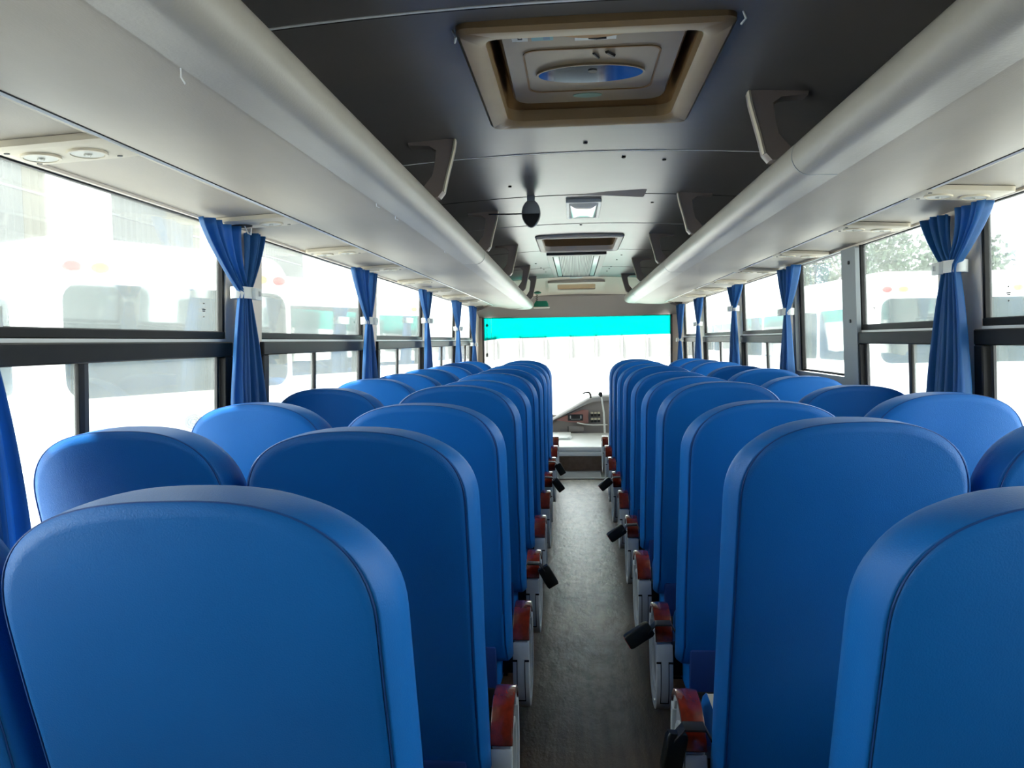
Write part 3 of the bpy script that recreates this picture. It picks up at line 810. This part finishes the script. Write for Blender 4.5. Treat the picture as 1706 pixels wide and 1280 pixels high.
SM = {}
def shared(nm, key, par, fn, mts, **kw):
    if key in SM: o = bpy.data.objects.new(nm, SM[key]); COL.objects.link(o); o.parent = par
    else: o = fn().build(nm, mts, par, **kw); SM[key] = o.data
    return o
def seat(x, y, w, aisle, seed, top=0.0, lb=None, bk=None, dx=0):
    """aisle: +1/-1 when the aisle lies on that side, 0 for a window seat"""
    root = empty('bus_seat', (x, y, 0), random.Random(seed*7 + int(y*10)).uniform(-.012, .012))
    b = backrest(root, w, seed % 3); piping(b, w, seed % 3)
    b.scale = (1, 1, 1 + top/1.245)
    cw = .455 if aisle else .47
    off = -aisle*.008
    def cush():
        m = MB(); rings = []
        for yy, zt_, k in ((.19, .38, .94), (.21, .405, .98), (.30, .42, 1), (.45, .425, 1), (.54, .42, .99), (.59, .40, .97), (.605, .35, .95)):
            hw = cw/2*k
            pts = [(-hw, .27), (-hw, zt_ - .03), (-hw + .005, zt_ - .010), (-hw + .014, zt_), (-hw + .022, zt_ - .003), (0, zt_ + .004), (hw - .022, zt_ - .003), (hw - .014, zt_), (hw - .005, zt_ - .010), (hw, zt_ - .03), (hw, .27)]
            rings.append([(px, yy, pz) for px, pz in pts])
        m.loft(rings)
        for i, f in enumerate(m.f):
            if len(f) == 4:
                j = i % 11
                if j in (3, 4, 5, 6) and i < 66: m.mi[i] = 1
        return m
    c = shared('cushion', 'cushion%.3f' % cw, root, cush, ['blue_cover', 'cream'], angle=50); c.location = (off, 0, 0)
    def pan():
        m = MB(); m.box(-.21, .21, .16, .56, .21, .275); m.box(-.19, .19, .20, .27, .22, .38); return m
    p = shared('seat_frame', 'pan', root, pan, 'black', bevel=.008); p.location = (off, 0, 0)
    def bk_():
        m = MB(); m.box(-.215, .215, .145, .17, .20, .42); m.xf(lambda a, b_, c_: (a, b_ + (.42 - c_)*.15, c_)); return m
    p = shared('rear_valance', 'valance', root, bk_, 'blue_dark', bevel=.008); p.location = (off, 0, 0)
    def leg():
        m = MB(); m.box(-.02, .02, .24, .28, 0, .22); m.box(-.025, .025, .18, .52, 0, .012); m.box(-.02, .02, .46, .50, 0, .22); return m
    for lx in (-.15, .15):
        l = shared('leg', 'leg', root, leg, 'frame_black', bevel=.003); l.location = (lx, 0, 0)
    if aisle:
        ax = -.195 if aisle > 0 else .288
        r = armrest(root, ax - x, aisle)
        def hinge():
            m = MB(); m.box(-.03, .03, .24, .30, .30, .40); m.disc((.27, .34), .03, .03, -.045, .045, 16, 'x'); return m
        hg = shared('armrest_hinge', 'hinge', root, hinge, 'black', bevel=.004); hg.location = (ax - x - aisle*.045, .03, -.02)
        if bk: buckle(root, ax - x, aisle, bk)
    return root
PITCH = .70; Y0 = .946
rowname = ['nearest', 'second', 'third', 'fourth', 'fifth', 'sixth', 'seventh', 'eighth', 'ninth', 'frontmost']
tl = [0, .002, 0, .014, 0, .006, .002, .006, 0, .004]; trr = [0, .014, -.003, .018, .004, .002, .01, .0, .006, .004]
twl = [0, .006, .006, .01, .012, .008, .01, .006, .01, .006]; twr = [0, .012, .016, -.002, .0, .01, .004, .01, .006, .004]
for k in range(10):
    y = Y0 + PITCH*k
    extra = .0 if k < 9 else .05
    q = rowname[k]
    o = seat(-.478 - (.016 if k == 0 else 0), y, .525 + (.012 if k == 0 else 0), 1, k, tl[k], bk={3: .5, 6: .6, 7: .5}.get(k))
    tag(o, ('blue covered aisle seat, %s from the camera in the left-hand aisle column' % q) if 0 < k < 9 else ('largest blue covered seat back in view, near end of the left-hand aisle column' if k == 0 else 'blue covered aisle seat at the windscreen end of the left-hand aisle column'), 'bus seat', 'aisle seats on the left-hand side')
    o = seat(.568 + (.024 if k == 0 else 0), y, .500, -1, k + 5, trr[k], bk={1: .2, 2: 1.05, 4: 1.0, 6: .9}.get(k))
    tag(o, ('blue covered aisle seat, %s from the camera in the right-hand aisle column' % q) if 0 < k < 9 else ('blue covered seat back cut by the frame corner, near end of the right-hand aisle column' if k == 0 else 'blue covered aisle seat at the windscreen end of the right-hand aisle column'), 'bus seat', 'aisle seats on the right-hand side')
    o = seat(-.990 - (.022 if k == 0 else 0), y, .482, 0, k + 2, twl[k])
    tag(o, ('blue covered window seat, %s from the camera along the left-hand windows' % q) if 0 < k < 9 else ('blue covered window seat with only a dark sliver at the frame edge' if k == 0 else 'blue covered window seat at the windscreen end of the left-hand windows'), 'bus seat', 'window seats on the left-hand side')
    if k:
        o = seat(1.070, y, .480, 0, k + 8, twr[k])
        tag(o, ('blue covered window seat, %s from the camera along the right-hand windows' % q) if 1 < k < 9 else ('blue covered window seat cut by the frame edge beside the second aisle seat' if k == 1 else 'blue covered window seat at the windscreen end of the right-hand windows'), 'bus seat', 'window seats on the right-hand side')

# ------------------------------------------------------------ the front: step, platform, dashboard
m = MB(); m.box(-1.3, 1.4, 8.4, YF + .1, -.3, .17); pf = m.build('front_platform', 'riser_wood', smooth=False)
struct(pf)
pf.name = 'floor_front'
g = empty('metal_kick_plate', (.04, 8.2, 0)); tag(g, 'pale metal tread plate set in the floor at the aisle end', 'tread plate')
m = MB(); m.prism(rrect(-.24, .26, -.28, .185, .01, 2), .0005, .005, 'z'); m.build('plate', 'grey_plastic', g, smooth=False)
m = MB(); m.ringprism(rrect(-.24, .26, -.28, .185, .01, 2), rrect(-.20, .22, -.24, .16, .01, 2), .005, .012, 'z'); m.build('edge_strip', 'alu', g, smooth=False)
g = empty('engine_cover', (.04, 8.4, .17)); tag(g, 'white box step cover across the aisle end in front of the dashboard', 'engine cover')
m = MB(); m.box(-.60, .60, .0, 1.28, .0, .045); m.build('base', 'white_panel', g, bevel=.006)
m = MB(); m.box(-.60, .60, .0, 1.28, .055, .10); m.box(-.59, .59, .01, 1.27, .045, .055); m.build('lid', 'white_panel', g, bevel=.008)
m = MB(); m.box(-.60, -.10, .62, 1.2, .10, .125); m.tube([(-.13, .66, .115), (-.10, .7, .12), (-.105, .8, .115)], .018, 8); m.build('folded_sheet', 'strap', g, bevel=.008)

g = empty('dashboard', (0, 9.75, 0)); tag(g, 'brown dashboard console with a radio and switches below the windscreen', 'dashboard')
m = MB()
prof = [(-1.2, .17), (-1.2, .38), (-.60, .40), (-.286, .455), (-.10, .55), (.05, .63), (.16, .69), (.22, .715), (.35, .73), (.8, .74), (1.25, .72), (1.25, .17)]
m.loft([[(x, .03, z - .045*(z > .3)) for x, z in prof], [(x, .0, z - .06*(z > .3)) for x, z in prof], [(x, .03, z - .035*(z > .3)) for x, z in prof], [(x, .34, z - .02*(z > .3)) for x, z in prof]])
m.build('body', 'dash', g, angle=40)
m = MB()
tp = [(-.60, .375), (-.286, .44), (-.10, .545), (.05, .63), (.16, .69), (.22, .712), (.35, .73), (.8, .74), (1.25, .72)]
bt = [(1.25, .67), (.8, .69), (.35, .67), (.22, .655), (.16, .635), (.05, .585), (-.10, .515), (-.286, .425), (-.60, .36)]
m.loft([[(x, -.03, z - .015) for x, z in tp] + [(x, -.03, z) for x, z in bt], [(x, -.01, z) for x, z in tp] + [(x, -.01, z) for x, z in bt], [(x, .34, z - .005) for x, z in tp] + [(x, .34, z) for x, z in bt]])
m.build('cowl', 'dash_top', g, angle=40)
m = MB(); m.prism([(-.26, .43), (-.10, .405), (.10, .385), (.16, .385), (.165, .55), (.10, .56), (-.06, .505)], -.012, .0, 'y'); w_ = m.build('wood_trim', 'dash_wood', g, bevel=.003)
m = MB(); m.prism(rrect(-.095, .095, .42, .50, .008), -.022, -.01, 'y'); rd = m.build('radio', 'black', g, bevel=.002)
m = MB()
for k in range(8): m.box(-.055 + .015*k, -.048 + .015*k, -.0245, -.022, .435, .443)
m.box(-.07, -.055, -.0245, -.022, .447, .485); m.box(.06, .075, -.0245, -.022, .447, .485); m.build('radio_button', 'grille', rd, smooth=False)
m = MB(); m.prism(rrect(-.09, .10, .28, .345, .01), -.008, .0, 'y'); m.build('glove_lid', 'dash', g, bevel=.002)
m = MB(); m.box(-.098, -.090, -.012, .0, .28, .35); m.build('lid_latch', 'black', g)
for i in range(2):
    for k in range(3):
        m = MB(); x = .19 + .042*k; z = .40 + .075*i; m.box(x, x + .036, -.03, -.005, z, z + .055)
        o = m.build('switch', 'black', g, bevel=.004)
        m = MB(); m.box(x + .002, x + .034, -.036, -.028, z + .03, z + .055); m.build('switch_cap', 'cream', o, bevel=.003)
m = MB(); m.tube([(.02, -.02, .395), (.12, -.045, .375), (.22, -.05, .368), (.4, -.05, .37)], .008, 8); m.build('lip_rail', 'strap', g)
g = empty('gear_lever', (.31, 9.60, .276)); tag(g, 'pale gear lever with a black knob beside the dashboard switches', 'gear lever')
m = MB(); m.tube([(.05, 0, 0), (.04, 0, .25), (.01, 0, .46)], [.013, .011, .009], 8); m.build('shaft', 'strap', g)
m = MB(); m.tube([(.012, 0, .45), (.005, 0, .472), (0, 0, .49), (-.005, 0, .51)], [.010, .022, .030, .016], 10); m.build('knob', 'black', g)
g = empty('steering_stalk', (.15, 9.75, .70)); tag(g, 'short black hooked stalk on top of the dashboard cowl', 'stalk')
m = MB(); m.tube([(.045, 0, .0), (.04, 0, .05), (.02, 0, .075), (-.03, 0, .07), (-.06, 0, .055)], [.012, .014, .014, .010, .006], 8); m.build('stalk', 'black', g)

# ------------------------------------------------------------ outside
struct(MB().box(-60, 60, -40, 80, -1.0, -.9).build('ground', 'concrete', smooth=False))
GZ = -.9
def parked_bus(length=7.0, width=2.5, teal=False, panel=True):
    """end face at local y=0 facing -y"""
    root = empty('parked_bus')
    H = 3.15; hw = width/2
    m = MB(); rings = []
    sec = []
    for k in range(8): t = PI/2*k/7; sec.append((hw - .32 + .32*math.cos(t), H - .30 + .30*math.sin(t)))
    sec = [(hw*.98, .3), (hw, .9), (hw, 1.8)] + sec
    full = sec + [(-x, z) for x, z in reversed(sec)]
    for y, k in ((.0, .84), (.03, .92), (.1, .97), (.25, 1.0), (length - .2, 1.0), (length, .93)):
        rings.append([(x*(1 if k == 1 else .5 + .5*k), y, .3 + (z - .3)*(.6 + .4*k)) for x, z in full])
    m.loft(rings); m.build('body', 'bus_white', root, angle=35)
    gm = 'bus_glass_teal' if teal else 'bus_glass'
    m = MB(); m.prism(rrect(-hw + .16, hw - .16, 1.72, 2.72, .16), -.012, .02, 'y'); m.build('end_window', gm, root)
    for sx in (-1, 1):
        for k in range(4):
            m = MB(); a = sx*hw; y0 = .55 + 1.55*k; m.prism(rrect(y0, y0 + 1.4, 1.75, 2.6, .08), min(a, a + sx*.012), max(a, a + sx*.012), 'x'); m.build('side_window', gm, root)
    for sx, c in ((-.36, 'lamp_amber'), (-.52, 'lamp_red'), (.36, 'lamp_amber'), (.52, 'lamp_red')):
        m = MB(); m.prism([((-.88 if abs(sx) < .4 else -1.13)*(1 if sx < 0 else -1) + .075*math.cos(t), 2.86 + .045*math.sin(t)) for t in [2*PI*q/16 for q in range(16)]], -.03, .12, 'y'); m.build('marker_lamp', c, root)
    m = MB(); m.box(-hw - .0, hw + .0, -.06, .15, .45, .72); m.build('bumper', 'bus_white', root, bevel=.04)
    for sx in (-1, 1):
        for y in (1.3, length - 1.4):
            m = MB(); m.disc((y, .42), .42, .42, min(sx*(hw - .25), sx*(hw + .005)), max(sx*(hw - .25), sx*(hw + .005)), 24, 'x'); m.build('wheel', 'tyre', root)
    m = MB()
    for q in (1.0, .7, .4):
        rr = .10*q; m.ringprism([(rr*math.cos(t), 1.42 + rr*.75*math.sin(t)) for t in [2*PI*k/24 for k in range(24)]], [((rr - .018)*math.cos(t), 1.42 + (rr - .018)*.75*math.sin(t)) for t in [2*PI*k/24 for k in range(24)]], -.012, .01, 'y')
    m.build('round_emblem', 'swirl', root)
    m = MB(); m.box(-hw + .3, hw - .3, -.01, .01, 1.05, 1.062); m.build('panel_gap', 'swirl', root)
    return root
import_ang = math.atan2(2.45, 1.15)
ang = 1.10
b1 = parked_bus(7, 2.75)
B0 = Vector((-4.05, 7.9, GZ)); dirv = Vector((math.cos(ang), math.sin(ang), 0))
labs = ['white bus with red and amber marker lamps parked outside the nearest window', 'white parked bus seen through the window past the first curtain', 'white parked bus seen past the second curtain', 'white parked bus seen past the third curtain']
for k in range(3):
    o = b1 if k == 0 else copy_tree(b1)
    o.scale = (1.08,)*3; o.location = B0 + Vector((0, 4.3*k, 0)); o.rotation_euler = (0, 0, ang)
    tag(o, labs[k], 'bus', 'white buses parked outside')
for k, (x, y, a) in enumerate([(6.4, 13.5, .33), (6.6, 23.5, .25)]):
    o = copy_tree(b1); o.location = (x, y, GZ); o.rotation_euler = (0, 0, a - .25)
    tag(o, ['white bus standing outside the windows with the emergency pane', 'white bus standing farther off beyond the right-hand windows'][k], 'bus', 'white buses parked outside')

# corrugated warehouse beyond the parked buses
g = empty('warehouse', (-16, 12, GZ)); tag(g, 'tall pale warehouse of corrugated grey and cream sheets behind the parked buses', 'warehouse')
def corr(m, y0, y1, z0, z1, x=0.0, p=.35):
    n = int((y1 - y0)/p*4); pts = []
    for k in range(n + 1):
        y = y0 + (y1 - y0)*k/n; pts.append((x + .05*math.sin(y/p*2*PI), y))
    rings = [[(a, b, z0), (a, b, z1), (a - .15, b, z1), (a - .15, b, z0)] for a, b in pts]
    m.loft(rings)
m = MB(); m.box(-8, -.1, -6, 40, 0, 12); m.build('wall', 'building_white', g, smooth=False)
for a_, b_, z_, mt, nm in ((6.0, 9.7, .5, 'corrugated', 'grey_sheet'), (9.72, 10.7, .5, 'corrugated_cream', 'cream_sheet'), (14.2, 17.6, 5.6, 'corrugated', 'grey_sheet'), (17.65, 20.6, 5.8, 'corrugated_cream', 'pale_sheet'), (24, 33, 5.6, 'corrugated', 'grey_sheet')):
    m = MB(); corr(m, a_, b_, z_, 11); m.build(nm, mt, g, smooth=False)
# long shed ahead of the windscreen
g = empty('long_shed', (1.5, 34, GZ)); tag(g, 'long pale shed with upright panel joints seen through the windscreen', 'shed')
m = MB(); m.box(-10, 8, 0, 6, 0, 6.5); m.build('wall', 'building_white', g, smooth=False)
m = MB()
for k in range(15): m.box(-9.4 + 1.1*k, -9.33 + 1.1*k, -.12, .0, 1.2, 2.55)
m.build('post', 'building_panel', g, smooth=False)
for k in range(14):
    m = MB(); m.box(-9.3 + 1.1*k, -8.32 + 1.1*k, -.04, .02, 1.5 + .05*(k % 3), 2.4 + .1*(k % 2)); m.build('panel', 'building_panel', g, smooth=False)

# van, trees and a low wall on the other side
g = empty('white_van', (10.3, 17.6, GZ), PI/2 + .25); g.scale = (1.42,)*3; tag(g, 'white van with a dark side window beyond the near end of the right-hand windows', 'van')
m = MB(); pr = [(-2.2, .35), (-2.25, 1.1), (-1.9, 1.35), (-1.2, 2.05), (-.9, 2.2), (2.1, 2.25), (2.3, 2.0), (2.35, .35)]
m.prism(pr, -.9, .9, 'y'); m.build('body', 'bus_white', g, bevel=.08)
for sy in (-1, 1):
    a, b = sorted((sy*.905, sy*.93))
    for q in ([(-1.5, 1.35), (-1.0, 2.0), (-.5, 2.0), (-.5, 1.35)], [(-.4, 1.35), (-.4, 2.0), (.8, 2.0), (.8, 1.35)], [(.9, 1.35), (.9, 2.0), (2.0, 2.0), (2.0, 1.35)]):
        m = MB(); m.prism(q, a, b, 'y'); m.build('side_window', 'bus_glass', g)
    for x in (-1.4, 1.5):
        m = MB(); m.disc((x, .35), .35, .35, min(sy*.7, sy*.92), max(sy*.7, sy*.92), 20, 'y'); m.build('wheel', 'tyre', g)
g = empty('low_building', (13.6, 34, GZ)); tag(g, 'low white roadside building in front of the trees', 'building')
m = MB(); m.box(0, 4, -12, 30, 0, 2.1); m.build('wall', 'building_white', g, smooth=False)
m = MB(); m.prism([(-.5, 2.1), (4.5, 2.1), (2, 3.0)], -12.4, 30.4, 'y'); m.build('roof', 'building_white', g, smooth=False)
for k in range(12):
    m = MB(); m.box(-.03, .02, -10 + 3.2*k, -8.4 + 3.2*k, .8, 1.7); m.build('window', 'bus_glass', g, smooth=False)
def tree(x, y, h, r, seed, lab):
    rnd = random.Random(seed); root = empty('tree', (x, y, GZ)); tag(root, lab, 'tree', 'trees beyond the low building')
    m = MB(); m.tube([(0, 0, 0), (.1, 0, h*.4), (.0, .1, h*.75)], [.22, .16, .06], 8)
    for k in range(5):
        a = rnd.random()*6.28; m.tube([(.05, 0, h*.4), (.5*r*math.cos(a), .5*r*math.sin(a), h*.65), (.8*r*math.cos(a), .8*r*math.sin(a), h*.8)], [.08, .05, .02], 6)
    m.build('trunk', 'trunk', root)
    m = MB()
    blobs = [(rnd.uniform(-r, r)*.65, rnd.uniform(-r, r)*.65, h*rnd.uniform(.5, .92), r*rnd.uniform(.35, .55)) for _ in range(12)]
    for _ in range(2600):
        bx, by, bz, br = rnd.choice(blobs); v = Vector((rnd.gauss(0, 1), rnd.gauss(0, 1), rnd.gauss(0, 1))).normalized()*br*rnd.uniform(.6, 1.05)
        p = Vector((bx, by, bz)) + v; q = .16
        a = Vector((rnd.gauss(0, 1), rnd.gauss(0, 1), rnd.gauss(0, 1))).normalized()*q; b = Vector((rnd.gauss(0, 1), rnd.gauss(0, 1), rnd.gauss(0, 1))).normalized()*q
        m.add([p - a, p + b, p + a, p - b], [(0, 1, 2, 3)])
    m.build('crown', 'leaf', root, smooth=False)
tl_ = [(20.6, 45, 7.2, 3.0, 'round pale tree seen between the curtain and the emergency pane'), (21, 58, 10.5, 3.8, 'tall hazy tree behind the emergency pane'), (25, 36, 7.5, 2.8, 'low tree beyond the nearest right-hand window'), (21, 70, 12, 4.2, 'hazy tree seen past the second right-hand curtain'), (21, 90, 14, 4.8, 'farthest hazy tree toward the windscreen end')]
for k, (x, y, h, r, lb) in enumerate(tl_): tree(x, y, h, r, 50 + k, lb)
